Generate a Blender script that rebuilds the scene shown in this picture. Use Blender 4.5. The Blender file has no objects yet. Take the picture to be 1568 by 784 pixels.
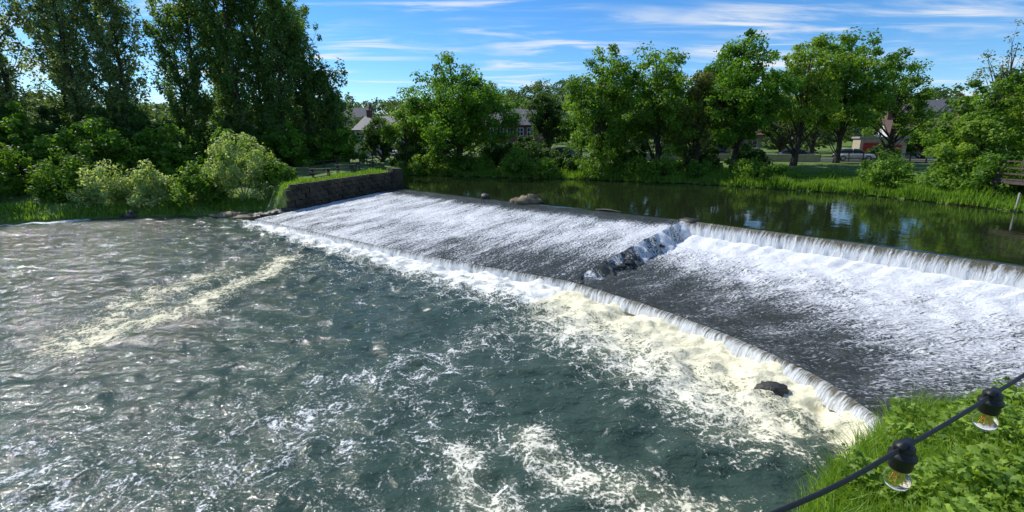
import bpy, math, random
import numpy as np
from mathutils import Vector
rng=np.random.default_rng(7); random.seed(7)
sc=bpy.context.scene
sc.view_settings.view_transform='Standard'; sc.view_settings.look='None'; sc.view_settings.exposure=0
A=np.array
# ---------------------------------------------------------------- node helpers
class NB:
    def __init__(s,nt): s.nt=nt
    def n(s,t,**k):
        nd=s.nt.nodes.new(t)
        for a,b in k.items(): setattr(nd,a,b)
        return nd
    def put(s,sock,v):
        if v is None: return
        if isinstance(v,bpy.types.NodeSocket): s.nt.links.new(v,sock)
        else: sock.default_value=v
    def math(s,op,a,b=None,clamp=False):
        nd=s.n('ShaderNodeMath',operation=op,use_clamp=clamp); s.put(nd.inputs[0],a); s.put(nd.inputs[1],b); return nd.outputs[0]
    def vmath(s,op,a,b=None):
        nd=s.n('ShaderNodeVectorMath',operation=op); s.put(nd.inputs[0],a); s.put(nd.inputs[1],b); return nd.outputs[0]
    def noise(s,vec,scale,detail=4,rough=.55,dist=0,out=0):
        nd=s.n('ShaderNodeTexNoise'); s.put(nd.inputs['Vector'],vec); nd.inputs['Scale'].default_value=scale
        nd.inputs['Detail'].default_value=detail; nd.inputs['Roughness'].default_value=rough; nd.inputs['Distortion'].default_value=dist
        return nd.outputs[out]
    def vor(s,vec,scale,feature='DISTANCE_TO_EDGE'):
        nd=s.n('ShaderNodeTexVoronoi',feature=feature); s.put(nd.inputs['Vector'],vec); nd.inputs['Scale'].default_value=scale; return nd.outputs['Distance']
    def sm(s,v,a,b,c=0.,d=1.):
        nd=s.n('ShaderNodeMapRange',interpolation_type='SMOOTHSTEP'); s.put(nd.inputs[0],v)
        for i,q in enumerate((a,b,c,d)): s.put(nd.inputs[i+1],q)
        return nd.outputs[0]
    def mix(s,f,a,b,mode='MIX'):
        nd=s.n('ShaderNodeMix',data_type='RGBA',blend_type=mode); s.put(nd.inputs[0],f); s.put(nd.inputs[6],a if isinstance(a,bpy.types.NodeSocket) else (*a,1)[:4]); s.put(nd.inputs[7],b if isinstance(b,bpy.types.NodeSocket) else (*b,1)[:4]); return nd.outputs[2]
    def attr(s,name,out='Fac'):
        nd=s.n('ShaderNodeAttribute',attribute_name=name); return nd.outputs[out]
    def pos(s): return s.n('ShaderNodeNewGeometry').outputs['Position']
    def bump(s,h,st=.5,dist=.1,nrm=None):
        nd=s.n('ShaderNodeBump'); nd.inputs['Strength'].default_value=st; nd.inputs['Distance'].default_value=dist; s.put(nd.inputs['Height'],h)
        if nrm is not None: s.put(nd.inputs['Normal'],nrm)
        return nd.outputs[0]
def newmat(name):
    m=bpy.data.materials.new(name); m.use_nodes=True; b=NB(m.node_tree); p=m.node_tree.nodes['Principled BSDF']; return m,b,p
def simple(name,col,rough=.7,var=.25,scale=3.,metal=0,bump=.3,spec=.4):
    m,b,p=newmat(name); P=b.pos(); n=b.noise(P,scale,6,.6)
    c=b.mix(b.sm(n,.3,.7),[x*(1-var) for x in col],[min(1,x*(1+var)) for x in col])
    b.put(p.inputs['Base Color'],c); p.inputs['Roughness'].default_value=rough; p.inputs['Metallic'].default_value=metal
    p.inputs['Specular IOR Level'].default_value=spec
    if bump: b.put(p.inputs['Normal'],b.bump(b.noise(P,scale*4,5,.6),bump,.05))
    return m
def leafmat(name,c1,c2,trans=.45,g=1.45):
    c1=[q*g for q in c1]; c2=[q*g for q in c2]
    m,b,p=newmat(name); t=b.attr('tone'); c=b.mix(t,c1,c2)
    b.put(p.inputs['Base Color'],c); p.inputs['Roughness'].default_value=.5; p.inputs['Specular IOR Level'].default_value=.3
    tr=b.n('ShaderNodeBsdfTranslucent'); c2b=b.mix(t,[c1[0]*2.1,c1[1]*2.0,c1[2]*.8],[c2[0]*1.9,c2[1]*1.8,c2[2]*.7]); b.put(tr.inputs[0],c2b)
    mx=b.n('ShaderNodeMixShader'); mx.inputs[0].default_value=trans
    out=m.node_tree.nodes['Material Output']
    b.put(mx.inputs[1],p.outputs[0]); b.put(mx.inputs[2],tr.outputs[0]); b.put(out.inputs[0],mx.outputs[0]); return m
# ---------------------------------------------------------------- mesh helpers
def empty(name,loc=(0,0,0)):
    o=bpy.data.objects.new(name,None); sc.collection.objects.link(o); o.empty_display_size=.3; return o
def mesh(name,v,f,mats,attrs=None,smooth=False,parent=None,mi=None):
    v=np.asarray(v,dtype=np.float32); f=np.asarray(f,dtype=np.int32)
    me=bpy.data.meshes.new(name); me.vertices.add(len(v)); me.vertices.foreach_set('co',v.ravel())
    k=f.shape[1]; me.loops.add(f.size); me.loops.foreach_set('vertex_index',f.ravel())
    me.polygons.add(len(f)); me.polygons.foreach_set('loop_start',np.arange(0,f.size,k,dtype=np.int32))
    if not isinstance(mats,(list,tuple)): mats=[mats]
    for m in mats: me.materials.append(m)
    if mi is not None: me.polygons.foreach_set('material_index',np.asarray(mi,dtype=np.int32))
    me.update(calc_edges=True)
    for n,a in (attrs or {}).items():
        a=np.asarray(a,dtype=np.float32)
        if a.ndim==1: at=me.attributes.new(n,'FLOAT','POINT'); at.data.foreach_set('value',a)
        else: at=me.attributes.new(n,'FLOAT_VECTOR','POINT'); at.data.foreach_set('vector',a.ravel())
    me.polygons.foreach_set('use_smooth',np.full(len(f),smooth))
    o=bpy.data.objects.new(name,me); sc.collection.objects.link(o)
    if parent: o.parent=parent
    return o
class Acc:
    def __init__(s): s.v=[];s.f=[];s.t=[];s.m=[];s.n=0
    def add(s,v,f,m=0,t=.5):
        v=np.asarray(v,dtype=float).reshape(-1,3); f=np.asarray(f,dtype=int)
        s.v.append(v); s.f.append(f+s.n); s.n+=len(v); s.m.append(np.full(len(f),m)); s.t.append(np.broadcast_to(t,(len(v),)))
    def box(s,c,d,m=0,rz=0,bev=0):
        x,y,z=[q/2 for q in d]
        v=A([[-x,-y,-z],[x,-y,-z],[x,y,-z],[-x,y,-z],[-x,-y,z],[x,-y,z],[x,y,z],[-x,y,z]])
        if bev: v[4:,:2]*=(1-bev)
        cs,sn=math.cos(rz),math.sin(rz); v=A([[p[0]*cs-p[1]*sn,p[0]*sn+p[1]*cs,p[2]] for p in v])+A(c)
        s.add(v,[[0,3,2,1],[4,5,6,7],[0,1,5,4],[1,2,6,5],[2,3,7,6],[3,0,4,7]],m)
    def tube(s,pts,rad,sides=6,m=0):
        pts=A(pts,dtype=float); n=len(pts); rad=np.broadcast_to(rad,(n,)); tg=np.gradient(pts,axis=0); tg/=np.linalg.norm(tg,axis=1)[:,None]+1e-9
        ref=A([0,0,1.]) if abs(tg[0][2])<.9 else A([1.,0,0])
        a=np.cross(tg,ref); a/=np.linalg.norm(a,axis=1)[:,None]+1e-9; b=np.cross(tg,a)
        th=np.arange(sides)/sides*2*math.pi
        v=pts[:,None]+rad[:,None,None]*(np.cos(th)[None,:,None]*a[:,None]+np.sin(th)[None,:,None]*b[:,None])
        i=np.arange(n-1)[:,None]*sides; j=np.arange(sides)[None]; k=(j+1)%sides
        s.add(v,np.stack([i+j,i+k,i+sides+k,i+sides+j],-1).reshape(-1,4),m)
    def lathe(s,c,prof,sides=20,m=0):
        s.tube([[c[0],c[1],c[2]+z+i*1e-6] for i,(r,z) in enumerate(prof)],A([p[0] for p in prof]),sides,m)
    def build(s,name,mats,parent=None,smooth=False,loc=None,rz=0):
        o=mesh(name,np.concatenate(s.v),np.concatenate(s.f),mats,{'tone':np.concatenate(s.t)},smooth,parent,np.concatenate(s.m))
        if loc is not None: o.location=loc; o.rotation_euler=(0,0,rz)
        return o
def gridf(nu,nv):
    i=np.arange(nu-1)[:,None]*nv; j=np.arange(nv-1)[None]
    return np.stack([i+j,i+nv+j,i+nv+j+1,i+j+1],-1).reshape(-1,4)
def cat(pts,n):
    P=A(pts,dtype=float); d=np.r_[0,np.cumsum(np.linalg.norm(np.diff(P,axis=0),axis=1))]; 
    Q=np.vstack([2*P[0]-P[1],P,2*P[-1]-P[-2]]); out=[]
    for s in np.linspace(0,d[-1],n):
        i=min(max(np.searchsorted(d,s,side='right')-1,0),len(P)-2); t=(s-d[i])/(d[i+1]-d[i])
        a,b,c,e=Q[i:i+4]; out.append(.5*(2*b+(c-a)*t+(2*a-5*b+4*c-e)*t*t+(3*b-a-3*c+e)*t**3))
    return A(out)
def ss(x,a,b): t=np.clip((x-a)/(b-a),0,1); return t*t*(3-2*t)
_w=[(rng.uniform(0,6.28),rng.uniform(0,6.28)) for _ in range(60)]
def wav(x,y,l0,l1,n,seed=0,slope=.03):
    z=0*x
    for k in range(n):
        a,ph=_w[(k+seed)%60]; L=l0*(l1/l0)**(k/max(1,n-1)); z=z+L*slope*np.sin((x*math.cos(a)+y*math.sin(a))*6.283/L+ph+1.3*np.sin((x*math.sin(a)-y*math.cos(a))*6.283/(L*2.3)+ph*2))/math.sqrt(n)
    return z
def polydist(x,y,P):
    best=np.full(x.shape,1e9); par=np.zeros(x.shape); P=A(P,dtype=float); L=np.r_[0,np.cumsum(np.linalg.norm(np.diff(P,axis=0),axis=1))]
    for i in range(len(P)-1):
        a,b=P[i],P[i+1]; ab=b-a; t=np.clip(((x-a[0])*ab[0]+(y-a[1])*ab[1])/(ab@ab),0,1)
        d=np.hypot(x-a[0]-t*ab[0],y-a[1]-t*ab[1]); m=d<best; best=np.where(m,d,best); par=np.where(m,(L[i]+t*(L[i+1]-L[i]))/L[-1],par)
    return best,par
def inside(x,y,P):
    r=np.zeros(x.shape,bool); n=len(P)
    for i in range(n):
        x0,y0=P[i]; x1,y1=P[(i+1)%n]
        if y0==y1: continue
        c=((y0>y)!=(y1>y))&(x<(x1-x0)*(y-y0)/(y1-y0)+x0); r^=c
    return r
# ---------------------------------------------------------------- layout
POND=1.85
RIVER=[(-120,12),(-80,20),(-50,27),(-36,33),(-32,35.5),(-26,37),(-20.5,37.6),(-18.9,34.3),(-9.9,40.8),(-13,46),(-14,56),(5.2,49.8),(16.4,44.7),(26.4,35.3),(29.3,27),(31,18),(34,0),(36,-40),
 (22,-40),(21.6,8.6),(14,8.9),(8.3,9.1),(7.4,8.5),(6.2,7.7),(4.7,6.6),(3.3,5.0),(0,4.2),(-10,4),(-60,-2),(-120,-10)]
W0=A([-18.9,34.3]); W1=A([-9.9,40.8]); wd=(W1-W0)/np.linalg.norm(W1-W0); WL=np.linalg.norm(W1-W0)
def height(x,y):
    x=np.asarray(x,float); y=np.asarray(y,float)
    d,_=polydist(x,y,RIVER+[RIVER[0]]); ins=inside(x,y,RIVER)
    a=((x-W0[0])*wd[0]+(y-W0[1])*wd[1])/WL
    plat=2.2+.95*np.clip(a,0,1)
    low=.15+.9*ss(d,0,2)+1.6*ss(d,1,16)+.6*np.clip(a*3,0,1)*(x>-22)
    far=1.95+.45*ss(d,0,3)+.9*ss(d,3,17)
    near=.15+2.9*ss(d,-1.0,6.5)
    wp=ss(a,.12,.22)*(y>30)*(x<-8)
    L=np.where((x<-8)&(y>20)&(a<1.3),low*(1-wp)+plat*wp,far)
    L=L+(far-L)*ss(d,6,22)*(y>20)
    L=np.where((y<12)&(x<25),near,L)
    r=np.hypot(x,y); an=np.arctan2(x,y)
    hill=ss(r,95,260)*(17+5*np.sin(an*5+1)+3*np.sin(an*11))*(y>0)
    L=L+hill+.12*np.sin(x*.9+1)*np.sin(y*.8)*ss(d,1,4)*(1-ss(d,12,17))
    return np.where(ins|(d<.25),-.9,L)
def axis(segs):
    out=[]
    for a,b,s in segs: out+=list(np.arange(a,b,s))
    return A(out+[segs[-1][1]])
gx=axis([(-900,-200,70),(-200,-70,8),(-70,-40,1.2),(-40,30,.45),(30,60,1.2),(60,200,8),(200,900,70)])
gy=axis([(-400,-40,60),(-40,0,4),(0,12,.4),(12,30,1),(30,60,.5),(60,90,1.5),(90,280,7),(280,1500,100)])
X,Y=np.meshgrid(gx,gy,indexing='ij'); Z=height(X,Y)
m,b,p=newmat('grass_ground'); P=b.pos(); n1=b.noise(P,.35,5,.6); n2=b.noise(P,6,6,.7)
c=b.mix(b.sm(n2,.3,.7),(.05,.11,.015),(.15,.25,.035)); c=b.mix(b.sm(n1,.52,.68),c,(.13,.14,.045))
b.put(p.inputs['Base Color'],c); p.inputs['Roughness'].default_value=.9; b.put(p.inputs['Normal'],b.bump(n2,.8,.15)); GROUND=m
mesh('ground',np.stack([X,Y,Z],-1).reshape(-1,3),gridf(len(gx),len(gy)),GROUND,smooth=True)
# ---------------------------------------------------------------- weir curves
CL=cat([(-9.7,40.4),(0.7,31.0),(9.0,24.4)],260); SL=cat([(-18.7,33.9),(-4.8,23.2),(2.3,18.5)],260)
CR=cat([(9.0,24.4),(13.3,19.7),(17.1,15.0),(21.6,8.6)],260); SR=cat([(2.3,18.5),(4.7,15.7),(6.45,13.0),(7.5,10.6),(7.75,8.4)],260)
SILL=np.vstack([SL[::12],SR[::12]])
SZ=.28
def flowmat(name,dark,stk=7.,ks=1.1,kp=2.3,kl=.8,lo=.30,hi=.82,white=(.84,.86,.87),vs=.8,spv=9.):
    m,b,p=newmat(name); F=b.attr('flow','Vector'); fo=b.attr('foam')
    wv=b.n('ShaderNodeVectorMath',operation='MULTIPLY_ADD'); 
    w=b.noise(F,1.6,3,.5,out=1); b.put(wv.inputs[0],w); b.put(wv.inputs[1],(.30,.6,0)); b.put(wv.inputs[2],F); F2=wv.outputs[0]
    st=b.noise(b.vmath('MULTIPLY',F2,(stk,vs,1)),1,5,.65); sp=b.noise(b.vmath('MULTIPLY',F2,(stk*2.4,spv,1)),1,4,.72); lob=b.noise(b.vmath('MULTIPLY',F2,(.9,.35,1)),1,3,.5)
    v=b.math('ADD',fo,b.math('MULTIPLY',b.math('SUBTRACT',st,.5),ks)); v=b.math('ADD',v,b.math('MULTIPLY',b.math('SUBTRACT',sp,.5),kp)); v=b.math('ADD',v,b.math('MULTIPLY',b.math('SUBTRACT',lob,.5),kl))
    k=b.sm(v,lo,hi); h=b.math('ADD',b.math('MULTIPLY',st,.5),b.math('MULTIPLY',sp,.8))
    b.put(p.inputs['Base Color'],b.mix(k,dark,white)); b.put(p.inputs['Roughness'],b.sm(k,0.,1.,.14,.55)); p.inputs['IOR'].default_value=1.33
    b.put(p.inputs['Normal'],b.bump(h,.9,.13)); return m
FLOW=flowmat('spillway_water',(.042,.050,.044)); CURT=flowmat('falling_water_mat',(.13,.12,.075),11.,1.9,1.0,.4,.22,.90,vs=.5,spv=5.)
weir=empty('weir')
def strip(C,S,zf,vs,foamf,name,mat,amp=.02,u0=0):
    nu,nv=len(C),len(vs); L=np.r_[0,np.cumsum(np.linalg.norm(np.diff(C,axis=0),axis=1))]*.5+np.r_[0,np.cumsum(np.linalg.norm(np.diff(S,axis=0),axis=1))]*.5
    v=vs[None,:]; xy=C[:,None]*(1-v[...,None])+S[:,None]*v[...,None]; s=np.linspace(0,1,nu)[:,None]+0*v
    z=zf(s,v)+wav(xy[...,0],xy[...,1],.3,1.6,12,5,amp)*ss(v,0.02,.12)
    wid=np.linalg.norm(S-C,axis=1)[:,None]
    flow=np.stack([u0+L[:,None]+0*v,v*wid,0*v+0*s],-1)
    return mesh(name,np.concatenate([xy,z[...,None]],-1).reshape(-1,3),gridf(nu,nv),mat,{'flow':flow.reshape(-1,3),'foam':foamf(s,v+0*s).ravel()},True,weir)
zl=lambda v:1.83-(1.83-SZ)*(v*.9+.1*v**2)
zrf=lambda v: SZ+.92*(1-v)**2.6
strip(CL,SL,lambda s,v:zl(v)+0*s,np.linspace(0,1,150),
  lambda s,v: .02+.54*ss(v,.03,.2)+.12*np.sin(v*3.14)-.32*ss(s,.45,.95)*ss(v,.4,.85)+.14*ss(s,.8,1)*(1-ss(v,.2,.5))+.08*ss(v,.85,1)*(1-ss(s,.4,.6)),'left_spillway',FLOW,.02)
strip(CR+(SR-CR)*.025,SR,lambda s,v: zrf(v)+.09*np.exp(-((v-.06)/.06)**2)*np.sin(s*113+2*np.sin(s*31))*np.sin(s*37),np.linspace(0,1,150),
  lambda s,v: 1.02-.36*ss(v,.08,.34)-.40*ss(v,.24+.24*s,.58+.42*s)-.12*ss(v,.75,1)*(1-.6*s)+.06*s,'right_apron',FLOW,.045,40)
q=np.linspace(0,1,16)
def curtain(C,D,z0,z1,off,name,foam,u0=0):
    nu=len(C); xy=C[:,None]+D[:,None]*(off*(q**.6))[None,:,None]; L=np.r_[0,np.cumsum(np.linalg.norm(np.diff(C,axis=0),axis=1))]
    z=z0-(z0-z1)*(q**1.6)[None,:]+0*L[:,None]
    j=.03*np.sin(L*7)+.025*np.sin(L*17+1)+.02*np.sin(L*31); xy=xy+D[:,None]*(j[:,None]*q[None])[...,None]
    flow=np.stack([u0+L[:,None]+0*z,(q*(z0-z1))[None]+0*z,0*z],-1); fo=foam(np.linspace(0,1,nu)[:,None]+0*z,q[None]+0*z)
    return mesh(name,np.concatenate([xy,z[...,None]],-1).reshape(-1,3),gridf(nu,16),CURT,{'flow':flow.reshape(-1,3),'foam':fo.ravel()},True,weir)
DR=(SR-CR); DR/=np.linalg.norm(DR,axis=1)[:,None]; DLn=(SL-CL); DLn/=np.linalg.norm(DLn,axis=1)[:,None]
curtain(CR,DR,1.84,1.05,.35,'upper_fall',lambda s,q:.24+.72*ss(q,.02,.9))
curtain(SR-DR*.02,DR,SZ+.02,-.12,.28,'lower_fall',lambda s,q:.42+.5*ss(q,.05,.8),50)
curtain(SL-DLn*.02,DLn,SZ+.02,-.12,.2,'lower_fall_left',lambda s,q:.46+.45*ss(q,.1,.8),80)
v=np.linspace(0,1,140)
a=CL[-1][None]*(1-v[:,None])+SL[-1][None]*v[:,None]; zt=zl(v); zb=zrf(v)
ROCK=simple('wet_stone',(.045,.042,.034),.40,.5,4.,bump=.8)
ROCKL=simple('dry_stone',(.20,.16,.10),.85,.4,3.,bump=.8)
nn=14; qq=np.linspace(0,1,nn); perp=A([.67,-.74]); 
z=zt[:,None]*(1-qq)+(zb[:,None]-.1)*qq; off=(.0+.75*qq**.8)[None]+.14*np.sin(v*60)[:,None]*qq*(1-qq)*3+.16*np.sin(v*23+2)[:,None]*qq
z=z+.07*np.sin(v*83)[:,None]*np.sin(qq*9)
xy=a[:,None]+perp[None,None]*off[...,None]
mesh('divider_spill',np.concatenate([xy,z[...,None]],-1).reshape(-1,3),gridf(140,nn),FLOW,{'flow':np.stack([v[:,None]*9+0*z,qq[None]+0*z,0*z],-1).reshape(-1,3),'foam':(.72-.38*ss(v,.3,.7)[:,None]+.18*np.sin(v*31)[:,None]+0*z).ravel()},True,weir)
def rockmesh(acc,c,r,m=0,seed=0):
    r=A(r,float)*1.; n1,n2=14,11; th=np.linspace(0,2*math.pi,n1,endpoint=False); ph=np.linspace(.02,math.pi-.02,n2)
    T,Ph=np.meshgrid(th,ph); d=np.stack([np.sin(Ph)*np.cos(T),np.sin(Ph)*np.sin(T),np.cos(Ph)],-1)
    k=1+.2*np.sin(d[...,0]*5+seed)*np.sin(d[...,1]*4+seed*2)+.14*np.sin(d[...,2]*9+seed*3+d[...,0]*4)+.08*np.sin(d[...,1]*13+seed)
    v=A(c)+d*r*k[...,None]; i=np.arange(n2-1)[:,None]*n1; j=np.arange(n1)[None]; kk=(j+1)%n1
    acc.add(v,np.stack([i+j,i+n1+j,i+n1+kk,i+kk],-1).reshape(-1,4),m)
ac=Acc()
for i in range(10):
    t=rng.uniform(.3,1.0); p0=CL[-1]*(1-t)+SL[-1]*t+perp*rng.uniform(.1,.5); zz=np.interp(t,v,zt)*.45+np.interp(t,v,zb)*.55
    rr=rng.uniform(.08,.15); rockmesh(ac,(p0[0],p0[1],zz-.08),(rr*2.0,rr,rr*.7),0,i)
for i in range(22):
    t=i/21; p0=W0+(W1-W0)*t*.25; rr=rng.uniform(.2,.45); rockmesh(ac,(p0[0]+rng.uniform(-.5,.1),p0[1]+rng.uniform(.1,.6),.25+.5*t),(rr*1.5,rr,rr*.6),0,i+7)
ac.box((9.35,24.35,1.75),(.9,.8,.3),0,-.8,.1)
ac.build('divider_rocks',[ROCK],weir,True)
# ---------------------------------------------------------------- pool
gx=axis([(-120,-45,1.5),(-45,-18,.22),(-18,9.6,.085),(9.6,26,.6)]); gy=axis([(-20,3,1.2),(3,14,.065),(14,26,.10),(26,46,.22)])
X,Y=np.meshgrid(gx,gy,indexing='ij')
ds,ps=polydist(X,Y,SILL); pd=.70
left=(ps<pd)
wf=np.where(left,1.15+2.3*ps/pd,3.7-2.0*ss(ps,.86,1.0)); 
fo=np.where(left,.97,1.02)*np.exp(-(ds/wf)**1.6)
def seg(P,w,amp,k=2): 
    d,_=polydist(X,Y,P); return amp*np.exp(-(d/w)**k)
fo=np.maximum(fo,seg([(2.0,16.5),(.3,14.2),(-1.6,12.4),(-3.6,10),(-4.9,7.9),(-6.5,6.3)],2.3,.40))
fo=np.maximum(fo,seg([(2,15.5),(4,12),(5.5,9.5)],2.4,.69)); fo=np.maximum(fo,seg([(-1,17.5),(-8,21.5),(-16,27)],3.0,.33))
fo=np.maximum(fo,seg([(-2,9),(-7,7.5),(-11,6)],3.2,.35))  # near-left specks: sun glitter painted into the water colour, mixed with bubbles
scum=np.maximum(seg([(-11.6,23.5),(-11.2,20.5),(-12.0,18.2),(-11.5,16.2),(-12.9,14.0),(-12.9,12.6)],1.1,.62),seg([(-13.6,20.5),(-14.4,17.5),(-13.4,15.5),(-13.9,13.5)],1.9,.53))
bott=np.maximum(seg([(.3,8.5),(.9,7.4),(2.2,6.9),(3.6,6.2)],.8,.57),seg([(-.9,8.0),(-.8,6.9),(.2,6.1)],.7,.57))
bott=np.maximum(bott,seg([(-3,6.1),(0,5.8),(3,5.7)],.6,.54))
flf=seg([(-48,30.8),(-37,33.0),(-33,35)],.9,.9)
fo=np.maximum.reduce([fo,scum,bott,flf,.17+0*X])
tint=np.clip(scum*2.2+bott*1.0+np.where(left,.25,1.)*np.exp(-(ds/4.5)**2)*1.1,0,1)
agit=np.exp(-(ds/3.5)**1.5)
Z=wav(X,Y*1.5,.42,3.0,34,0,.046)*(.70+1.0*agit)+wav(X,Y,.25,1.0,14,20,.05)*agit*ss(ds,0,.5)*1.3
m,b,p=newmat('river_water_mat'); P=b.pos(); F=b.attr('foam'); T=b.attr('tint')
wv=b.n('ShaderNodeVectorMath',operation='MULTIPLY_ADD'); b.put(wv.inputs[0],b.noise(P,.9,3,.55,out=1)); b.put(wv.inputs[1],(1.5,1.5,0)); b.put(wv.inputs[2],P); PW=wv.outputs[0]
n1=b.noise(PW,1.5,9,.7); vo=b.vor(PW,2.4); lace=b.sm(vo,.0,.16,1.,0.); vo2=b.vor(PW,6.5); lace2=b.sm(vo2,.0,.2,1.,0.); sp=b.noise(P,15,4,.8); big=b.noise(P,.22,3,.5)
v_=b.math('ADD',F,b.math('MULTIPLY',b.math('SUBTRACT',n1,.5),1.4)); v_=b.math('ADD',v_,b.math('MULTIPLY',lace,.17)); v_=b.math('ADD',v_,b.math('MULTIPLY',lace2,.13)); v_=b.math('ADD',v_,b.math('MULTIPLY',b.math('SUBTRACT',sp,.5),1.5)); v_=b.math('ADD',v_,b.math('MULTIPLY',b.math('SUBTRACT',big,.5),.35))
k=b.sm(v_,.53,.82)
milk=b.sm(F,.28,1.,0.,.6)
wc=b.mix(b.sm(big,.3,.7),(.034,.060,.043),(.046,.078,.056)); wc=b.mix(milk,wc,(.30,.33,.21)); fc=b.mix(T,(.85,.87,.85),(.80,.75,.52))
b.put(p.inputs['Base Color'],b.mix(k,wc,fc)); b.put(p.inputs['Roughness'],b.sm(k,0,1,.075,.6)); p.inputs['IOR'].default_value=1.333
Ps=b.vmath('MULTIPLY',P,(1,1.5,1))
h1=b.noise(Ps,2.2,4,.55,.4); h2=b.noise(Ps,9,3,.6,.3)
hh=b.math('ADD',h1,b.math('MULTIPLY',h2,.20)); hh=b.math('ADD',hh,b.math('MULTIPLY',k,.12))
b.put(p.inputs['Normal'],b.bump(hh,.7,.17)); WATER=m
mesh('river_water',np.stack([X,Y,Z],-1).reshape(-1,3),gridf(len(gx),len(gy)),WATER,{'foam':fo.ravel(),'tint':tint.ravel()},True)
# ---------------------------------------------------------------- pond
base=np.vstack([cat([(-22,50.5),(-9.7,40.4)],20)[:-1],CL[::4],CR[1::4],cat([(21.6,8.6),(22,-30)],20)[1:]])
dd=np.r_[np.linspace(0,3,20),np.linspace(3.3,22,60),np.linspace(24,60,15)]; U=A([.70,.71])
xy=base[:,None]+U[None,None]*dd[None,:,None]; Z=POND+.0*xy[...,0]-.02*(dd[None]<.01)
m,b,p=newmat('pond_water_mat'); P=b.pos(); b.put(p.inputs['Base Color'],(.014,.021,.008,1)); p.inputs['Roughness'].default_value=.02; p.inputs['IOR'].default_value=1.34
h=b.math('ADD',b.noise(b.vmath('MULTIPLY',P,(1,1,1)),.8,3,.5),b.math('MULTIPLY',b.noise(P,4.,3,.5),.2)); b.put(p.inputs['Normal'],b.bump(h,.17,.06))
mesh('pond_water',np.concatenate([xy,Z[...,None]],-1).reshape(-1,3),gridf(len(base),len(dd)),m,smooth=True)
# ---------------------------------------------------------------- abutment wall
m,b,p=newmat('old_stone'); P=b.pos(); n=b.noise(P,1.2,6,.65); n2=b.noise(P,9,6,.7)
c=b.mix(b.sm(n,.35,.65),(.020,.017,.013),(.065,.052,.038)); c=b.mix(b.sm(n2,.5,.72),c,(.035,.06,.015)); b.put(p.inputs['Base Color'],c); p.inputs['Roughness'].default_value=.9
b.put(p.inputs['Normal'],b.bump(n2,.9,.1)); WALL=m
ac=Acc(); nrm=A([-wd[1],wd[0]])
ncol=20
for i in range(4,ncol):
    for r in range(6):
        t=(i+.5+(r%2)*.5)/ncol
        if t>1: continue
        pt=W0+wd*WL*t; zt_=2.35+.95*t; zb_=-.3+2.0*t; hh_=(zt_-zb_)/6; 
        ac.box((pt[0]+nrm[0]*(.28+rng.uniform(-.06,.05)),pt[1]+nrm[1]*(.28+rng.uniform(-.06,.05)),zb_+hh_*(r+.5)+rng.uniform(-.03,.02)*(r==5)),(WL/ncol*rng.uniform(.95,.99),.62,hh_*.97),0,math.atan2(wd[1],wd[0])+rng.uniform(-.03,.03),0.03)
ac.box((*(W1+nrm*.3),2.4),(.9,1.0,2.2),0,math.atan2(wd[1],wd[0]),.03)
ac.box((*(W1+A([-1.0,2.2])),2.3),(.6,5.2,2.0),0,.35)
ac.build('stone_wall',[WALL])
# ---------------------------------------------------------------- foliage generators
def leaves(c,nrm,size,asp=.55):
    n=len(c); nrm=nrm/(np.linalg.norm(nrm,axis=1)[:,None]+1e-9); r=rng.normal(size=(n,3)); a=np.cross(nrm,r); a/=np.linalg.norm(a,axis=1)[:,None]+1e-9; b_=np.cross(nrm,a)
    s=size[:,None]; v=np.stack([c+a*s,c+b_*s*asp-nrm*s*.12,c-a*s,c-b_*s*asp-nrm*s*.12],1)
    return v.reshape(-1,3),np.arange(n*4).reshape(-1,4)
def fill(acc,cl,rad,per,size,flat=.75,mat=0,up=.5):
    n=len(cl)*per; C=np.repeat(cl,per,0); R=np.repeat(rad,per); d=rng.normal(size=(n,3)); d/=np.linalg.norm(d,axis=1)[:,None]
    c=C+d*(R*rng.uniform(.15,1.15,n)**.6)[:,None]*A([1,1,flat]); nr=d*.6+rng.normal(size=(n,3))*.55+A([0,0,up])
    v,f=leaves(c,nr,size*rng.uniform(.6,1.35,n)); t=np.clip(np.repeat(rng.uniform(.1,.9,len(cl)),per)+rng.normal(size=n)*.2,0,1); acc.add(v,f,mat,np.repeat(t,4))
BARK=simple('bark',(.06,.048,.035),.95,.35,6.,bump=.9)
LP=leafmat('poplar_leaves',(.040,.088,.020),(.095,.165,.045)); LPS=leafmat('silver_poplar_leaves',(.070,.11,.045),(.18,.24,.11))
LS=leafmat('sycamore_leaves',(.030,.080,.007),(.105,.21,.018)); LD=leafmat('dark_leaves',(.016,.045,.008),(.052,.105,.018)); LY=leafmat('young_leaves',(.06,.12,.012),(.17,.25,.035))
LM=leafmat('mixed_leaves',(.040,.095,.010),(.12,.21,.022)); LB=leafmat('pale_bush_leaves',(.08,.14,.03),(.27,.33,.16)); LO=leafmat('olive_leaves',(.06,.075,.02),(.14,.155,.045))
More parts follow.
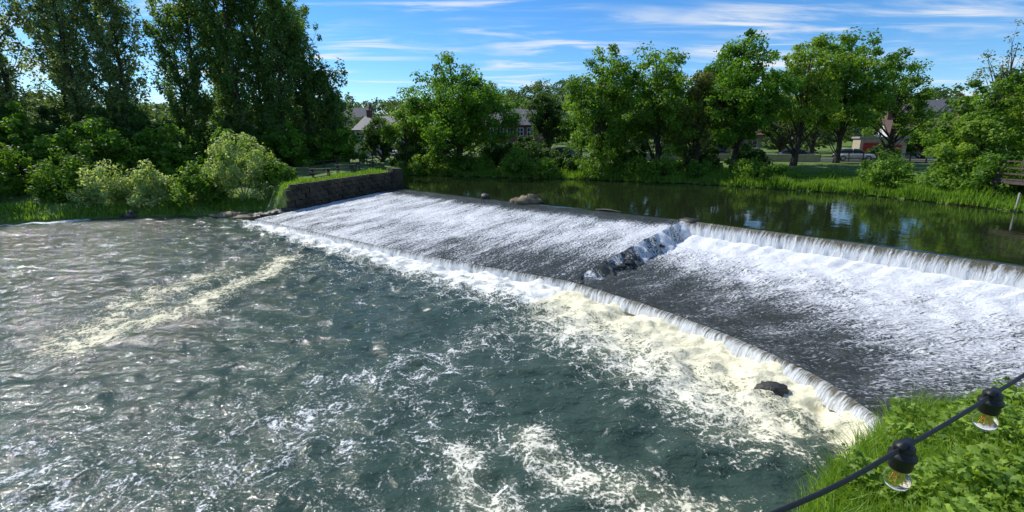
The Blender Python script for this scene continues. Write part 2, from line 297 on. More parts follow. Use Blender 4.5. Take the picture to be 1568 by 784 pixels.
def tree(name,x,y,top,R,mat,n=14000,base=.22,lobes=9,leaf=.17,gap=.12,clr=1.0,trunkr=.28,z0=None):
    z0=float(height(A([x]),A([y]))[0])-.1 if z0 is None else z0
    H=top-z0; par=empty(name); zb=z0+H*base; cz=(top+zb)/2; hz=(top-zb)/2; ctr=A([x,y,cz])
    LC=[]; 
    for i in range(lobes):
        for _ in range(20):
            d=rng.normal(size=3); d/=np.linalg.norm(d); e=d*rng.uniform(.35,.70)
            if all(np.linalg.norm(e-q_[0])>.36 for q_ in LC): break
        LC.append((e,rng.uniform(.28,.44)))
    LC.append((A([0,0,.62]),.34)); LC.append((A([0,0,0.]),.4)); cl=[];rd=[]; ncl=max(40,n//110)
    while len(cl)<ncl:
        e,r=LC[rng.integers(len(LC))]; d=rng.normal(size=3); d/=np.linalg.norm(d)
        if d[2]<-.45 and rng.uniform()<.5: continue
        p_=e+d*r*rng.uniform(.45,1.1)
        if rng.uniform()<gap and p_@p_>.5: continue
        cl.append(ctr+p_*A([R,R,hz])); rd.append(rng.uniform(.4,1.05)*clr)
    cl=A(cl); rd=A(rd); ac=Acc(); fill(ac,cl,rd,n//ncl,leaf); ac.build('foliage',[mat],par)
    tb=Acc(); lean=rng.uniform(-.5,.5,2); k=np.linspace(0,1,9)
    tp=np.stack([x+lean[0]*k*1.2+.15*np.sin(k*5),y+lean[1]*k,z0-.3+(H*.85)*k],-1); tb.tube(tp,trunkr*(1-.85*k)*(1+.5*np.exp(-k*14)),9)
    idx=rng.permutation(len(cl))[:46]
    for j,i in enumerate(idx):
        c=cl[i]; hfr=np.clip((c[2]-z0)/H-.12-rng.uniform(.05,.25),max(.08,base*.6),.8)/.85; s0=A([np.interp(hfr,k,tp[:,0]),np.interp(hfr,k,tp[:,1]),np.interp(hfr,k,tp[:,2])])
        t=np.linspace(0,1,7)[:,None]; mid=(s0+c)/2+A([0,0,-.05*np.linalg.norm(c-s0)])+rng.normal(size=3)*.25; pts=s0*(1-t)**2+2*mid*t*(1-t)+c*t*t
        tb.tube(pts,trunkr*(.45 if j<10 else .22)*(1-.85*t[:,0]),5)
    tb.build('trunk',[BARK],par,True); return par
def poplar(x,y,top,R,mat,n=9000,name='poplar_tree',leaf=.18,base=.14,cr=1.):
    z0=float(height(A([x]),A([y]))[0])-.1; H=top-z0; par=empty(name); cl=[];rd=[];tb=Acc(); k=np.linspace(0,1,12); lean=rng.uniform(-.9,.9,2); ph=rng.uniform(0,6)
    tp=np.stack([x+lean[0]*k+.2*np.sin(k*4+ph),y+lean[1]*k,z0-.3+H*k],-1); tb.tube(tp,.24*(1-.93*k)*(1+.4*np.exp(-k*15)),8)
    nb=int(42+H*1.3)
    for i in range(nb):
        h=base+(1-base)*(i/nb)**1.05; az=rng.uniform(0,6.283); r=R*(math.sin(math.pi*min(1,(1-h)*.9+.08)**.75)**.8)*rng.uniform(.35,1.1); rise=r*rng.uniform(.9,1.9)
        s0=A([np.interp(h,k,tp[:,0]),np.interp(h,k,tp[:,1]),z0+H*h-.6]); e=s0+A([r*math.cos(az),r*math.sin(az),min(rise,top+1-s0[2])]); 
        t=np.linspace(0,1,6)[:,None]; mid=s0+(e-s0)*A([.65,.65,.3]); pts=s0*(1-t)**2+2*mid*t*(1-t)+e*t*t; tb.tube(pts,.07*(1-.85*t[:,0]),4)
        for tt in np.linspace(.35,1.05,4): 
            j=min(1,tt); q_=s0*(1-j)**2+2*mid*j*(1-j)+e*j*j; cl.append(q_+rng.normal(size=3)*.25); rd.append(rng.uniform(.35,.8)*cr)
    for _ in range(8): cl.append(tp[-1]+A([rng.normal()*.25,rng.normal()*.25,-rng.uniform(0,2.2)])); rd.append(.35)
    cl=A(cl); ac=Acc(); fill(ac,cl,A(rd),max(10,n//len(cl)),leaf,1.35); ac.build('foliage',[mat],par); tb.build('trunk',[BARK],par,True)
def bush(name,items,mat,leaf=.13,dens=1.):
    for (x,y,R,H) in items:
        ac=Acc(); z0=float(height(A([x]),A([y]))[0]); z0=max(z0,0.); nc=int(26+R*R*6); d=rng.normal(size=(nc,3)); d[:,2]=abs(d[:,2]); d/=np.linalg.norm(d,axis=1)[:,None]
        cl=A([x,y,z0+.15])+d*A([R,R,H])*rng.uniform(.45,1.05,(nc,1)); rd=rng.uniform(.25,.6,nc)*min(1.3,R/2+.35); fill(ac,cl,rd,int(85*dens),leaf,.9)
        for i in range(8):
            c=cl[i]; tb_=np.linspace(0,1,5)[:,None]; ac.tube(A([x,y,z0-.1])*(1-tb_)+c*tb_,.05*(1-.7*tb_[:,0]),4,1)
        ac.build(name,[mat,BARK])
for (x,y,t,R,mt) in [(-64,52,24,3.8,LPS),(-61,54,25.5,3.4,LPS),(-58.5,56,26,3.7,LPS),(-55,54,27,3.7,LPS),(-51.5,57,27.5,3.8,LPS),(-48,54.5,26,3.5,LPS),(-45.2,57,21.5,2.6,LPS),(-68,48,24,4.2,LP),(-57,47,18,3.6,LP),(-49,60,23,3.4,LP),(-55,61,26,3.6,LP)]:
    poplar(x,y,t,R,mt,10500,leaf=.165,cr=.92)
for (x,y,t,R) in [(-40.0,60,21,3.3),(-37.4,58,25.5,3.2),(-35,61,27,3.3),(-32.3,58,26,3.3),(-29.8,60,24,3.2),(-27.2,58,22.5,3.0),(-24.8,60,19,2.9),(-38,66,21,3.2),(-33.5,65,25,3.4),(-29,66,22,3.4),(-23.0,62,14,2.7)]:
    poplar(x,y,t,R,LP,12000,base=.06,leaf=.17,cr=.96)
tree('sycamore_tree',-6.4,57.5,15.4,7.8,LS,38000,.03,18,.16,.03,1.2,.4)
tree('sycamore_tree',-13.0,59.5,10.4,4.2,LM,10000,.05,8,.14)
tree('hawthorn_tree',-18.0,66,8.8,3.6,LD,7000,.03,7,.15)
tree('holly_tree',4.9,66,12.5,3.4,LD,9000,.05,7,.16)
tree('alder_tree',9.6,50.8,15.2,4.9,LM,21000,.04,13,.15,.05,1.1)
tree('alder_tree',15.2,50,15.4,4.9,LM,18000,.07,12,.15,.07,1.1)
tree('hawthorn_tree',18.8,49,12.8,3.6,LO,9000,.12,8,.14,.2,.9)
tree('sycamore_tree',23.0,50,16.4,6.0,LS,26000,.07,14,.16,.05,1.1)
tree('ash_tree',30.0,51,17.0,5.8,LY,13500,.15,14,.14,.28,.88,.3)
tree('sycamore_tree',36.6,54,17.6,6.5,LM,23000,.11,15,.16,.08,1.08)
tree('ash_tree',43.6,56,15.0,4.8,LM,10000,.12,11,.14,.25,.88)
tree('willow_tree',35.2,36.5,10.6,3.4,LM,10000,.03,9,.13,.2,.8,.18)
tree('willow_tree',39.0,36.5,11.5,3.3,LY,10000,.03,9,.13,.2,.8,.18)
tree('bare_ash_tree',40.5,41,15.5,2.8,LO,900,.3,8,.10,.3,.7,.16)
tree('willow_tree',32.2,33.8,7.6,2.8,LY,9000,.03,8,.12,.15,.7,.14)
tree('oak_tree',39.8,31.5,13.2,4.4,LS,13000,.08,9,.15,.1)
tree('yew_tree',46,44,13,4.5,LD,10000,.06,8,.17)
tree('beech_tree',15,66,11.5,4.8,LD,8000,.04,8,.19); tree('beech_tree',23,66,11.5,4.8,LD,8000,.06,8,.19); tree('beech_tree',30,69,12.5,5,LD,8000,.05,8,.19); tree('beech_tree',48,77,14,5.5,LS,9000,.1,8,.19); tree('beech_tree',10,70,11.5,4.,LS,7000,.04,8,.19); tree('beech_tree',-28,74,12,4.5,LD,7000,.04,8,.19)
tree('beech_tree',39,70,13,4.6,LD,7000,.06,8,.19); tree('beech_tree',-16,88,13,5,LD,6000,.05,8,.2); tree('hawthorn_tree',54,63,8.5,3.6,LM,6000,.03,7,.16)
bush('pale_willow_bush',[(-22.6,39.6,2.9,4.9)],LB,.12,1.3)
bush('blossom_bush',[(-32.6,37.6,1.9,3.0),(-29.3,38.0,1.5,2.9)],LB,.11,1.2)
bush('riverside_bush',[(-26.0,39.2,2.2,2.4),(-36,38.5,2.5,3.5),(-41,37,3,4.2),(-46,35,3.2,4.6),(-52,33.5,3.5,5),(-20.2,40.2,1.6,1.4)],LM,.14)
bush('woodland_undergrowth',[(-38,43,4,5.5),(-45,42,4.5,6.5),(-52,42,5,8),(-33,46,3.5,5),(-28,47,3.2,4.2),(-58,40,5,8),(-26,54,3.5,5),(-22,60,3.5,4)],LS,.18,1.05)
bush('woodland_undergrowth',[(-40,50,5,6),(-32,53,4,5),(-47,52,5,6),(-55,50,5,7)],LD,.18,1.05)
bush('waterside_shrub',[(.5,52.8,2.0,2.6),(3.3,51.4,1.5,1.6),(9.0,49.3,2.3,4.6),(12.6,48.3,1.6,2.2),(-8.5,56.5,3.5,2.2),(-4.5,55.5,2.2,1.8),(15,47.5,1.6,1.6),(18.5,45.8,1.5,1.5),(21.5,43.3,1.6,1.7),(22.8,41.6,1.2,1.4),(28.6,36.2,1.9,2.4),(30.9,32.8,1.8,2.2),(31.4,30.6,1.8,2.6),(33.2,28.2,2,3.2),(34,33,2.5,3.5)],LM,.12)
bush('dark_hedge',[(-12,60,3,3),(-1,60.5,3,2.5),(13,52.5,2.6,2.8),(20,52,2.6,2.4),(6,54,2.6,2.2),(2,63,3,2.9),(-2.5,66,2.6,2.8),(46,59.5,1.8,1.7),(52,54,2.4,2),(47,42,3.5,6),(50,36,4,7),(44,30,4,6),(26,53,2.2,1.6)],LD,.16)
# distant woodland
ac=Acc(); cl=[];rd=[]
for i in range(900):
    an=rng.uniform(-1.15,1.25); r=rng.uniform(98,300); x=r*math.sin(an); y=r*math.cos(an); z=float(height(A([x]),A([y]))[0]); s=rng.uniform(2.6,4.6)
    for j in range(6): cl.append((x+rng.normal()*s*.5,y+rng.normal()*s*.5,z+s*rng.uniform(.4,1.7))); rd.append(s*rng.uniform(.35,.6))
fill(ac,A(cl),A(rd),26,.55,.8); ac.build('distant_woodland',[leafmat('woodland_leaves',(.026,.052,.018),(.075,.12,.035),g=1.1)])
# bank grass
LG=leafmat('grass_blades',(.05,.11,.012),(.15,.25,.03))
def blades(acc,xy,z,h,w,lean=.35):
    n=len(xy); az=rng.uniform(0,6.283,n); a=np.stack([np.cos(az),np.sin(az),0*az],-1); az2=rng.uniform(0,6.283,n); l=np.stack([np.cos(az2),np.sin(az2),0*az],-1)*(h*lean*rng.uniform(.1,1.3,n))[:,None]
    p0=np.c_[xy,z]; up=A([0,0,1.]); w=w[:,None]; pm=p0+up*(h*.6)[:,None]+l*.35; pt=p0+up*h[:,None]+l
    v=np.stack([p0-a*w,p0+a*w,pm+a*w*.7,pm-a*w*.7,pt+a*w*.08,pt-a*w*.08],1).reshape(-1,3); i=np.arange(n)[:,None]*6
    f=np.concatenate([i+A([[0,1,2,3]]),i+A([[3,2,4,5]])],0); acc.add(v,f,0,np.repeat(np.clip(rng.normal(.5,.25,n),0,1),6))
def scat(n,poly,spread):
    P=A(poly,float); L=np.r_[0,np.cumsum(np.linalg.norm(np.diff(P,axis=0),axis=1))]; s=rng.uniform(0,L[-1],n); c=np.stack([np.interp(s,L,P[:,0]),np.interp(s,L,P[:,1])],-1)
    return c+rng.normal(size=(n,2))*spread
ac=Acc()
def addgr(xy,h0,h1,w,zmin=.3,acc=None):
    z=height(xy[:,0],xy[:,1]); k=z>zmin-.2; xy=xy[k]; z=z[k]; pat=.7+.45*np.sin(xy[:,0]*1.7+1)*np.sin(xy[:,1]*1.3); blades(acc or ac,xy,z-.03,rng.uniform(h0,h1,len(xy))*pat,np.full(len(xy),w))
addgr(scat(26000,[(-14,57),(5.4,50.6),(16.8,45.5),(27.2,36),(30.3,27),(31.6,20)],.7),.3,1.0,.035,2)
addgr(scat(16000,[(14,50),(24,45),(32,37)],2.6),.15,.4,.04,2)
addgr(scat(6000,[(-18,37),(-10.6,42)],1.2),.15,.45,.03,1)
addgr(scat(6000,[(-46,32),(-36,34),(-26,38),(-20.5,38.6)],.7),.2,.6,.035,.1)
ac.build('bank_grass',[LG])
ac=Acc(); xy=np.stack([rng.uniform(3.6,12,46000),rng.uniform(3.8,9.1,46000)],-1)
d,_=polydist(xy[:,0],xy[:,1],RIVER); ins=inside(xy[:,0],xy[:,1],RIVER); k=(~ins)&(d>.15)&(xy[:,1]<9.0); xy=xy[k]; z=height(xy[:,0],xy[:,1])
cl_=np.sin(xy[:,0]*3.1+1)*np.sin(xy[:,1]*3.7)*.14
blades(ac,xy,np.maximum(z,.05)-.03,np.clip(rng.uniform(.18,.55,len(xy))+cl_,.1,1),np.full(len(xy),.008),.75)
LGN=leafmat('near_grass_blades',(.07,.14,.012),(.22,.34,.045),g=1.25); ac.build('riverbank_grass',[LGN])
LI=leafmat('ivy_leaves',(.06,.12,.015),(.22,.32,.045),.35,g=1.3)
ac=Acc(); N=15000; xy=np.stack([rng.uniform(5.2,13,N*2),rng.uniform(3.2,8.6,N*2)],-1); d,_=polydist(xy[:,0],xy[:,1],RIVER); ins=inside(xy[:,0],xy[:,1],RIVER)
k=(~ins)&(d>.55+.35*np.sin(xy[:,0]*2.3)); xy=xy[k]; z=height(xy[:,0],xy[:,1]); mound=.38+.32*np.sin(xy[:,0]*2.6+.6)*np.sin(xy[:,1]*3.1)+.2*np.sin(xy[:,0]*5+xy[:,1]*4)
n=len(xy); c=np.c_[xy,z+np.maximum(.05,mound)*rng.uniform(.3,1.05,n)]; nr=rng.normal(size=(n,3))*.55+A([0,0,1.]); nr/=np.linalg.norm(nr,axis=1)[:,None]; r=rng.normal(size=(n,3)); a=np.cross(nr,r); a/=np.linalg.norm(a,axis=1)[:,None]; b_=np.cross(nr,a); s=rng.uniform(.03,.085,n)[:,None]
sh=[(-1,0),(-.75,.7),(-.1,.45),(.15,.95),(.45,.35),(1.15,0)]; up_=[c+a*s*u_+b_*s*w_-nr*s*.25*abs(w_) for u_,w_ in sh]; dn=[c+a*s*u_-b_*s*w_-nr*s*.25*abs(w_) for u_,w_ in sh]
V=np.stack([up_[0],up_[1],up_[2],up_[3],up_[4],up_[5],dn[1],dn[2],dn[3],dn[4]],1).reshape(-1,3); i=np.arange(n)[:,None]*10
Fc=np.concatenate([i+A([[0,5,2,1]]),i+A([[2,5,4,3]]),i+A([[0,6,7,5]]),i+A([[7,8,9,5]])],0); ac.add(V,Fc,0,np.repeat(np.clip(rng.normal(.5,.28,n),0,1),10)); ac.build('ivy_plant',[LI])
# ---------------------------------------------------------------- rocks & logs
for (x,y,z,r,mt,nm) in [(1.1,31.1,1.95,(.85,.45,.42),ROCKL,'boulder'),(.3,31.6,1.9,(.4,.35,.25),ROCKL,'boulder'),(-1.9,33.5,1.90,(.35,.3,.28),ROCK,'boulder'),(6.35,10.3,.04,(.38,.26,.17),ROCK,'boulder'),(-34.0,35.6,.1,(.8,.5,.35),ROCK,'boulder'),(-30,36.6,.1,(.7,.5,.35),ROCK,'boulder'),(-22.0,37.0,.05,(1.8,.9,.3),ROCKL,'boulder'),(-20.2,36.0,.05,(1.3,.8,.25),ROCKL,'boulder')]:
    ac=Acc(); rockmesh(ac,(x,y,z),r,0,x if x!=6.35 else 2.2); ac.build(nm,[mt],None,True)
ac=Acc(); ac.tube([(5.0,27.9,1.88),(5.6,27.45,1.92),(6.3,26.9,1.87)],[.04,.07,.04],8); ac.build('driftwood_log',[ROCK],None,True)
ac=Acc()
for i in range(9): ac.tube([(1.1+rng.normal()*.4,31.1+rng.normal()*.2,2.1),(1.1+rng.normal()*.7,31+rng.normal()*.4,2.4+rng.uniform(0,.3))],[.03,.01],4)
ac.build('driftwood_branches',[BARK])
# ---------------------------------------------------------------- road
rp=cat([(-60,92),(-40,84),(-15,76),(10,69),(27,64),(41,59.5),(60,52),(90,36)],80); tg=np.gradient(rp,axis=0); tg/=np.linalg.norm(tg,axis=1)[:,None]; pn=np.stack([-tg[:,1],tg[:,0]],-1)
hts=np.maximum.reduce([height((rp+pn*o)[:,0],(rp+pn*o)[:,1]) for o in (-3,0,3)])
def rstrip(o0,o1,dz,name,mat):
    v=np.stack([np.c_[rp+pn*o0,hts+dz],np.c_[rp+pn*o1,hts+dz]],1).reshape(-1,3); return mesh(name,v,gridf(80,2),mat)
ASPH=simple('asphalt',(.06,.06,.06),.9,.2,5.); rstrip(-3,3,.05,'road',ASPH); CONC=simple('concrete',(.30,.29,.27),.9,.15,2.); 
rstrip(3.02,4.6,.17,'pavement',CONC)
# ---------------------------------------------------------------- buildings
BRICK=simple('red_brick',(.17,.085,.06),.9,.25,8.); STONE=simple('buff_stone',(.42,.36,.27),.9,.15,3.); WHITE=simple('white_render',(.72,.71,.67),.8,.06,2.); SLATE=simple('slate',(.085,.085,.095),.6,.25,4.)
PAINT=simple('white_paint',(.78,.78,.76),.5,.05,2.,bump=0); RED=simple('red_paint',(.38,.03,.025),.5,.1,2.,bump=0)
GL,b,p=newmat('window_glass'); p.inputs['Base Color'].default_value=(.03,.04,.05,1); p.inputs['Roughness'].default_value=.08
TILE=simple('roof_tile',(.14,.09,.07),.85,.25,5.)
def house(name,x,y,w,d,hw,hr,rz,wall,roof,cols=4,rows=2,door=True,gables=0,chim=True,z0=None,dcol=2):
    z0=float(height(A([x]),A([y]))[0])-.1 if z0 is None else z0; par=empty(name); par.location=(x,y,z0); par.rotation_euler=(0,0,rz)
    a=Acc(); a.box((0,0,hw/2),(w,d,hw)); 
    for sx in (-1,1):
        X0=sx*(w/2-.12); X1=sx*w/2; v=[(X0,-d/2,hw),(X0,d/2,hw),(X0,.01,hw+hr-.08),(X0,-.01,hw+hr-.08),(X1,-d/2,hw),(X1,d/2,hw),(X1,.01,hw+hr-.08),(X1,-.01,hw+hr-.08)]; a.add(v,[[0,1,2,3],[4,5,6,7],[1,2,6,5],[0,3,7,4]])
    a.build('walls',[wall],par)
    r=Acc(); o=.35
    for sy in (-1,1):
        v=[(-w/2-o,sy*(d/2+o),hw-.2),(w/2+o,sy*(d/2+o),hw-.2),(w/2+o,0,hw+hr),(-w/2-o,0,hw+hr)]; v+= [(q_[0],q_[1],q_[2]+.14) for q_ in v]; r.add(v,[[0,1,2,3],[4,5,6,7],[0,1,5,4],[1,2,6,5],[0,3,7,4]])
    r.build('roof',[roof],par)
    wn=Acc()
    for rr in range(rows):
        for c_ in range(cols):
            cx=-w/2+(c_+.5)*w/cols; cz=(rr+.55)*hw/rows; ww=min(1.2,w/cols*.55); wh=hw/rows*.45
            if door and rr==0 and c_==cols//2:
                wn.box((cx,-d/2-.04,1.0),(1.0,.1,2.0),dcol); wn.box((cx,-d/2-.03,2.1),(1.2,.14,.15),0); continue
            wn.box((cx,-d/2-.03,cz),(ww+.16,.1,wh+.16),0); wn.box((cx,-d/2-.07,cz),(ww,.06,wh),1); wn.box((cx,-d/2-.11,cz),(.06,.03,wh),0); wn.box((cx,-d/2-.12,cz),(ww,.03,.06),0)
    wn.build('windows',[PAINT,GL,RED],par)
    if chim:
        c_=Acc(); 
        for sx in (-1,1): c_.box((sx*(w/2-.6),0,hw+hr+.3),(.8,.6,1.4)); c_.box((sx*(w/2-.6),0,hw+hr+1.05),(.95,.75,.12)); c_.lathe((sx*(w/2-.6),0,hw+hr+1.1),[(.12,0),(.1,.35)],8)
        c_.build('chimney',[BRICK],par)
    return par
house('brick_house',0.6,80,8.0,8,4.9,2.4,-.22,BRICK,SLATE,5,2,True,0,dcol=1)
house('white_house',-21.5,82,6.5,8,4.2,2.1,-.25,WHITE,SLATE,3,2,dcol=1)
house('stone_cottage',33.5,76,9,7,3.4,2.0,-.3,STONE,TILE,4,1,True,0)
house('white_house',57.5,68,9,7,3.6,1.8,-.45,WHITE,TILE,4,1,False,0)
for (x,y,rz,wl) in [(112,108,-.8,WHITE),(96,112,-.7,STONE),(78,116,-.5,BRICK),(128,100,-.9,WHITE),(22,125,-.1,STONE),(-45,140,.2,WHITE),(66,122,-.4,STONE)]:
    house('white_house' if wl is WHITE else ('stone_house' if wl is STONE else 'brick_house'),x,y,10,8,5,2.6,rz,wl,SLATE,4,2)
par=empty('garage_building'); par.location=(49.8,65.5,3.2); par.rotation_euler=(0,0,-.45); a=Acc(); a.box((0,0,1.4),(5.0,5,2.8)); a.build('walls',[STONE],par); a=Acc(); a.box((0,0,2.92),(5.4,5.5,.24)); a.build('flat_roof',[CONC],par); a=Acc()
for sx in (-.9,):
    for i in range(5): a.box((sx,-2.56,.28+i*.44),(2.5,.08,.41))
a.box((1.5,-2.55,1.0),(.95,.07,2.0)); a.build('garage_door',[RED],par)
wp=cat([(12,63.5),(22,60.5),(30,58),(36,56)],14); a=Acc()
for i in range(13):
    c=(wp[i]+wp[i+1])/2; L=np.linalg.norm(wp[i+1]-wp[i]); t=wp[i+1]-wp[i]; z=float(height(A([c[0]]),A([c[1]]))[0]); a.box((c[0],c[1],z+.30),(L*.995,.35,.9),0,math.atan2(t[1],t[0])); a.box((c[0],c[1],z+.80),(L*.997,.45,.1),0,math.atan2(t[1],t[0]))
a.build('garden_wall',[STONE])
WOOD=simple('weathered_wood',(.085,.065,.05),.9,.3,5.); DWOOD=simple('dark_wood',(.05,.04,.03),.85,.3,5.)
def fence(pts,n,mat,h=1.05,name='wooden_fence'):
    P=cat(pts,n); a=Acc(); zs=height(P[:,0],P[:,1])
    for i in range(n):
        a.box((P[i][0],P[i][1],zs[i]+h/2-.05),(.1,.1,h+.1),0)
        if i<n-1:
            for hh in (.45,.95): a.tube([(*P[i],zs[i]+hh*h),(*P[i+1],zs[i+1]+hh*h)],.04,4)
    a.build(name,[mat])
fence([(-19.5,46),(-16,49.5),(-14.8,55)],9,DWOOD); fence([(37,57.5),(44,55),(52,51)],12,WOOD); fence([(-13,61),(-2,59.5),(9,57)],14,DWOOD)
def picnic(x,y,rz):
    a=Acc(); 
    for i in range(5): a.box((0,-.32+i*.16,.75),(1.8,.145,.04))
    for sy in (-1,1):
        for k in (0,1): a.box((0,sy*(.68+k*.15),.45),(1.8,.14,.04))
    for sx in (-.65,.65):
        a.box((sx,0,.70),(.09,.75,.06)); a.box((sx,0,.40),(.09,1.65,.06))
        for sy in (-1,1): a.tube([(sx,sy*.62,0),(sx,sy*.25,.72)],[.05,.05],4)
    a.build('picnic_table',[DWOOD],loc=(x,y,float(height(A([x]),A([y]))[0])+.0),rz=rz)
picnic(-17.0,42.2,.5); picnic(-15.2,43.4,.5); picnic(-14.0,45.2,.6); picnic(-19.4,44.2,.3)
a=Acc(); jx,jy=32.2,28.6
for i in range(12): a.box((jx-1.6+i*.3,jy,3.55),(.27,3.0,.06))
for sx in (-1.5,0,1.6):
    for sy in (-1.4,1.4): a.box((jx+sx,jy+sy,2.0),(.16,.16,3.0)); a.box((jx+sx,jy+sy,4.15),(.09,.09,1.1))
for hh in (3.9,4.25,4.65): a.box((jx,jy-1.4,hh),(3.2,.05,.09)); a.box((jx-1.6,jy,hh),(.05,2.8,.09))
a.box((jx,jy-1.42,3.4),(3.5,.1,.22)); a.box((jx-1.66,jy,3.4),(.1,3.0,.22)); a.tube([(jx-1.5,jy-1.4,1.5),(jx+1.6,jy-1.4,3.3)],.06,5); a.build('wooden_jetty',[WOOD])
a=Acc(); a.lathe((29.6,27.4,.8),[(.05,0),(.05,2.1),(.01,2.15)],10); a.build('mooring_post',[CONC],smooth=True)
# ---------------------------------------------------------------- cars
TYRE=simple('tyre',(.02,.02,.02),.8,.1,5.,bump=0)
def car(x,y,rz,col,name='parked_car'):
    z0=float(np.interp(x,rp[:,0],hts))+.06; par=empty(name); par.location=(x,y,z0); par.rotation_euler=(0,0,rz)
    pm,b,p=newmat('car_paint'); n=b.noise(b.pos(),2,2); b.put(p.inputs['Base Color'],b.mix(n,[c_*.9 for c_ in col],col)); p.inputs['Roughness'].default_value=.25; p.inputs['Coat Weight'].default_value=.6
    def loft(sec,mat,nm):
        a=Acc(); V=[]
        for (xx,zb,zt,w,wt) in sec: 
            V+=[(xx,-w*.92,zb),(xx,-w,zb+(zt-zb)*.45),(xx,-wt,zt-.04),(xx,-wt*.9,zt),(xx,wt*.9,zt),(xx,wt,zt-.04),(xx,w,zb+(zt-zb)*.45),(xx,w*.92,zb)]
        n=len(sec); F_=[]
        for i in range(n-1):
            for j in range(8): F_.append([i*8+j,i*8+(j+1)%8,i*8+8+(j+1)%8,i*8+8+j])
        for e in (0,(n-1)*8): F_+= [[e,e+1,e+6,e+7],[e+1,e+2,e+5,e+6],[e+2,e+3,e+4,e+5]]
        a.add(V,F_); a.build(nm,[mat],par,True)
    loft([(-2.1,.35,.72,.72,.6),(-2.0,.25,.9,.85,.78),(-1.3,.22,.95,.88,.84),(.2,.22,.95,.88,.84),(.9,.22,.92,.88,.82),(1.8,.24,.78,.85,.72),(2.1,.32,.6,.72,.6)],pm,'body')
    loft([(-1.85,.9,.98,.78,.74),(-1.35,.92,1.38,.8,.62),(-.9,.92,1.44,.8,.62),(.1,.92,1.44,.8,.62),(.55,.92,1.28,.8,.64),(1.05,.9,.95,.78,.74)],GL,'windows')
    a=Acc(); a.box((-.45,0,1.455),(1.5,1.16,.04),0,0,.05); 
    for sy in (-1,1): a.tube([(-.35,sy*.8,.95),(-.35,sy*.64,1.44)],.035,4)
    a.build('roof_panel',[pm],par)
    a=Acc()
    for xx in (-1.3,1.3):
        for sy in (-1,1): 
            a.tube([(xx,sy*.66,.31),(xx,sy*.67,.31),(xx,sy*.88,.31),(xx,sy*.89,.31)],[.05,.31,.31,.2],16,0); a.tube([(xx,sy*.885,.31),(xx,sy*.9,.31)],[.2,.04],10,1)
    a.build('wheels',[TYRE,PAINT],par)
for (x,y,rz,c_) in [(27.2,63.4,-.28,(.03,.03,.035)),(31.5,62.2,-.3,(.5,.51,.53)),(36.0,60.6,-.32,(.05,.06,.09)),(41.8,58.6,-.35,(.75,.75,.75)),(-17.4,76,1.2,(.5,.5,.52)),(-12,75,-.3,(.25,.03,.03)),(3,70.3,-.27,(.6,.6,.6)),(7.6,69,-.27,(.04,.04,.05))]: car(x,y,rz,c_)
# ---------------------------------------------------------------- festoon lights
BLK=simple('black_rubber',(.012,.012,.013),.45,.2,40.,bump=.1); par=empty('festoon_lights')
p1=A([1.17,1.025,5.395]); p2=A([.786,.818,5.40]); dr=(p1-p2); pts=[p2-dr*4.5+A([0,0,.45]),p2-dr*2.2+A([0,0,.12]),p2-dr*.8+A([0,0,.015]),p2,p2+dr*.5-A([0,0,.004]),p1,p1+dr*.8+A([0,0,.02]),p1+dr*2.5+A([0,0,.16])]
a=Acc(); a.tube(cat(pts,80),.0045,10); a.build('cable',[BLK],par,True)
gm,b,p=newmat('bulb_glass'); p.inputs['Base Color'].default_value=(1,.97,.9,1); p.inputs['Transmission Weight'].default_value=1; p.inputs['Roughness'].default_value=.02; p.inputs['IOR'].default_value=1.1
fm,b,p=newmat('filament'); p.inputs['Base Color'].default_value=(.7,.35,.05,1)
for k,pp in enumerate((p1,p2,p2-dr*1.35+A([0,0,.04]),p1+dr*1.4+A([0,0,.05]))):
    a=Acc(); c=tuple(pp); 
    a.lathe(c,[(.001,.011),(.012,.010),(.018,.004),(.019,-.006),(.0185,-.012),(.024,-.014),(.0245,-.022),(.021,-.026),(.020,-.045),(.018,-.048),(.001,-.048)],24); a.box((c[0],c[1],c[2]+.006),(.05,.016,.012),0,.5); a.build('socket',[BLK],par,True)
    a=Acc(); a.lathe(c,[(.012,-.046),(.014,-.053),(.021,-.062),(.0235,-.073),(.021,-.085),(.012,-.094),(.001,-.097)],24); a.build('bulb',[gm],par,True)
    a=Acc()
    for an in np.linspace(0,6.283,6)[:-1]: a.tube([(c[0]+.004*math.cos(an),c[1]+.004*math.sin(an),c[2]-.05),(c[0]+.010*math.cos(an),c[1]+.010*math.sin(an),c[2]-.08)],.0016,5)
    a.build('filament',[fm],par)
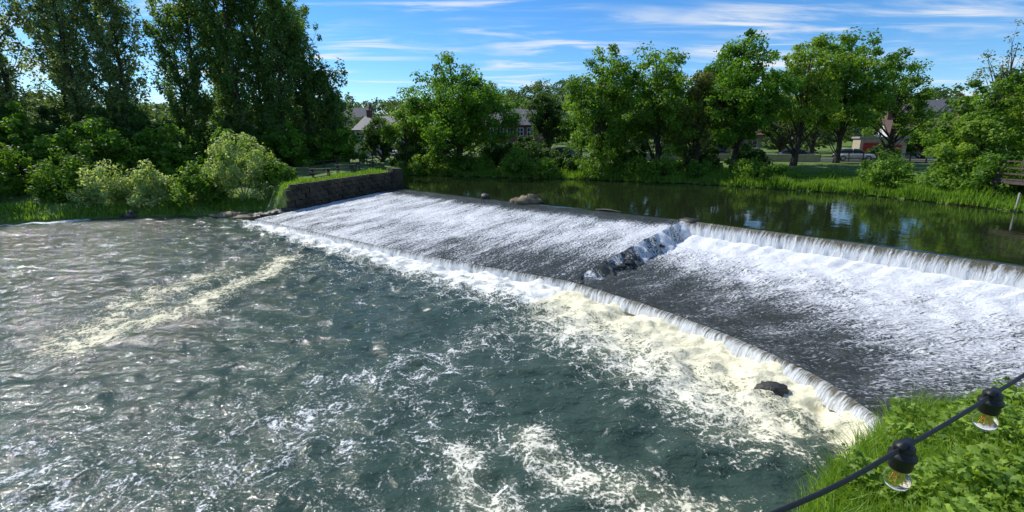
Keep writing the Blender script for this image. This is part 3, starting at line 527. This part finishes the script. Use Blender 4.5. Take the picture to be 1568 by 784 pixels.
# ---------------------------------------------------------------- light
EL=math.radians(46); AZ=math.radians(-56)
sd=Vector((math.sin(AZ)*math.cos(EL),math.cos(AZ)*math.cos(EL),math.sin(EL)))
L=bpy.data.lights.new('sun','SUN'); L.energy=5; L.angle=math.radians(.53); L.color=(1,.96,.89); so=bpy.data.objects.new('sun',L); sc.collection.objects.link(so); so.rotation_euler=(-sd).to_track_quat('-Z','Y').to_euler()
w=bpy.data.worlds.new('World'); sc.world=w; w.use_nodes=True; nt=w.node_tree; b=NB(nt); bg=nt.nodes['Background']
sky=b.n('ShaderNodeTexSky',sky_type='NISHITA'); sky.sun_disc=False; sky.sun_elevation=EL; sky.sun_rotation=AZ%(2*math.pi); sky.altitude=400; sky.air_density=1.0; sky.dust_density=.1; sky.ozone_density=3.4
tc=b.n('ShaderNodeTexCoord').outputs['Generated']; sx=b.n('ShaderNodeSeparateXYZ'); b.put(sx.inputs[0],tc); zz=b.math('ADD',b.math('MAXIMUM',sx.outputs[2],0.),.05)
cx=b.n('ShaderNodeCombineXYZ'); b.put(cx.inputs[0],b.math('DIVIDE',sx.outputs[0],zz)); b.put(cx.inputs[1],b.math('DIVIDE',sx.outputs[1],zz))
mp=b.n('ShaderNodeMapping'); b.put(mp.inputs[0],cx.outputs[0]); mp.inputs['Rotation'].default_value=(0,0,.30); mp.inputs['Scale'].default_value=(.75,2.4,1); mp.inputs['Location'].default_value=(.3,1.4,0)
n1=b.noise(mp.outputs[0],1.,9,.6,.7); n2=b.noise(cx.outputs[0],.6,3,.5)
cl_=b.math('MULTIPLY',b.sm(n1,.44,.68),b.sm(n2,.36,.58)); cl_=b.math('MULTIPLY',cl_,.9)
hs=b.n('ShaderNodeHueSaturation'); hs.inputs['Saturation'].default_value=1.28; b.put(hs.inputs['Color'],sky.outputs[0])
skc=b.mix(1.,hs.outputs[0],(.82,.97,1.10),'MULTIPLY')
b.put(bg.inputs[0],b.mix(cl_,skc,(6.2,6.4,6.6))); bg.inputs[1].default_value=.145
# ---------------------------------------------------------------- camera
c=bpy.data.cameras.new('camera'); c.lens=16.485; c.sensor_width=36; c.clip_start=.05; c.clip_end=3000; co=bpy.data.objects.new('camera',c); sc.collection.objects.link(co); co.location=(0,0,6); co.rotation_euler=(math.radians(90-14.07),0,0); sc.camera=co
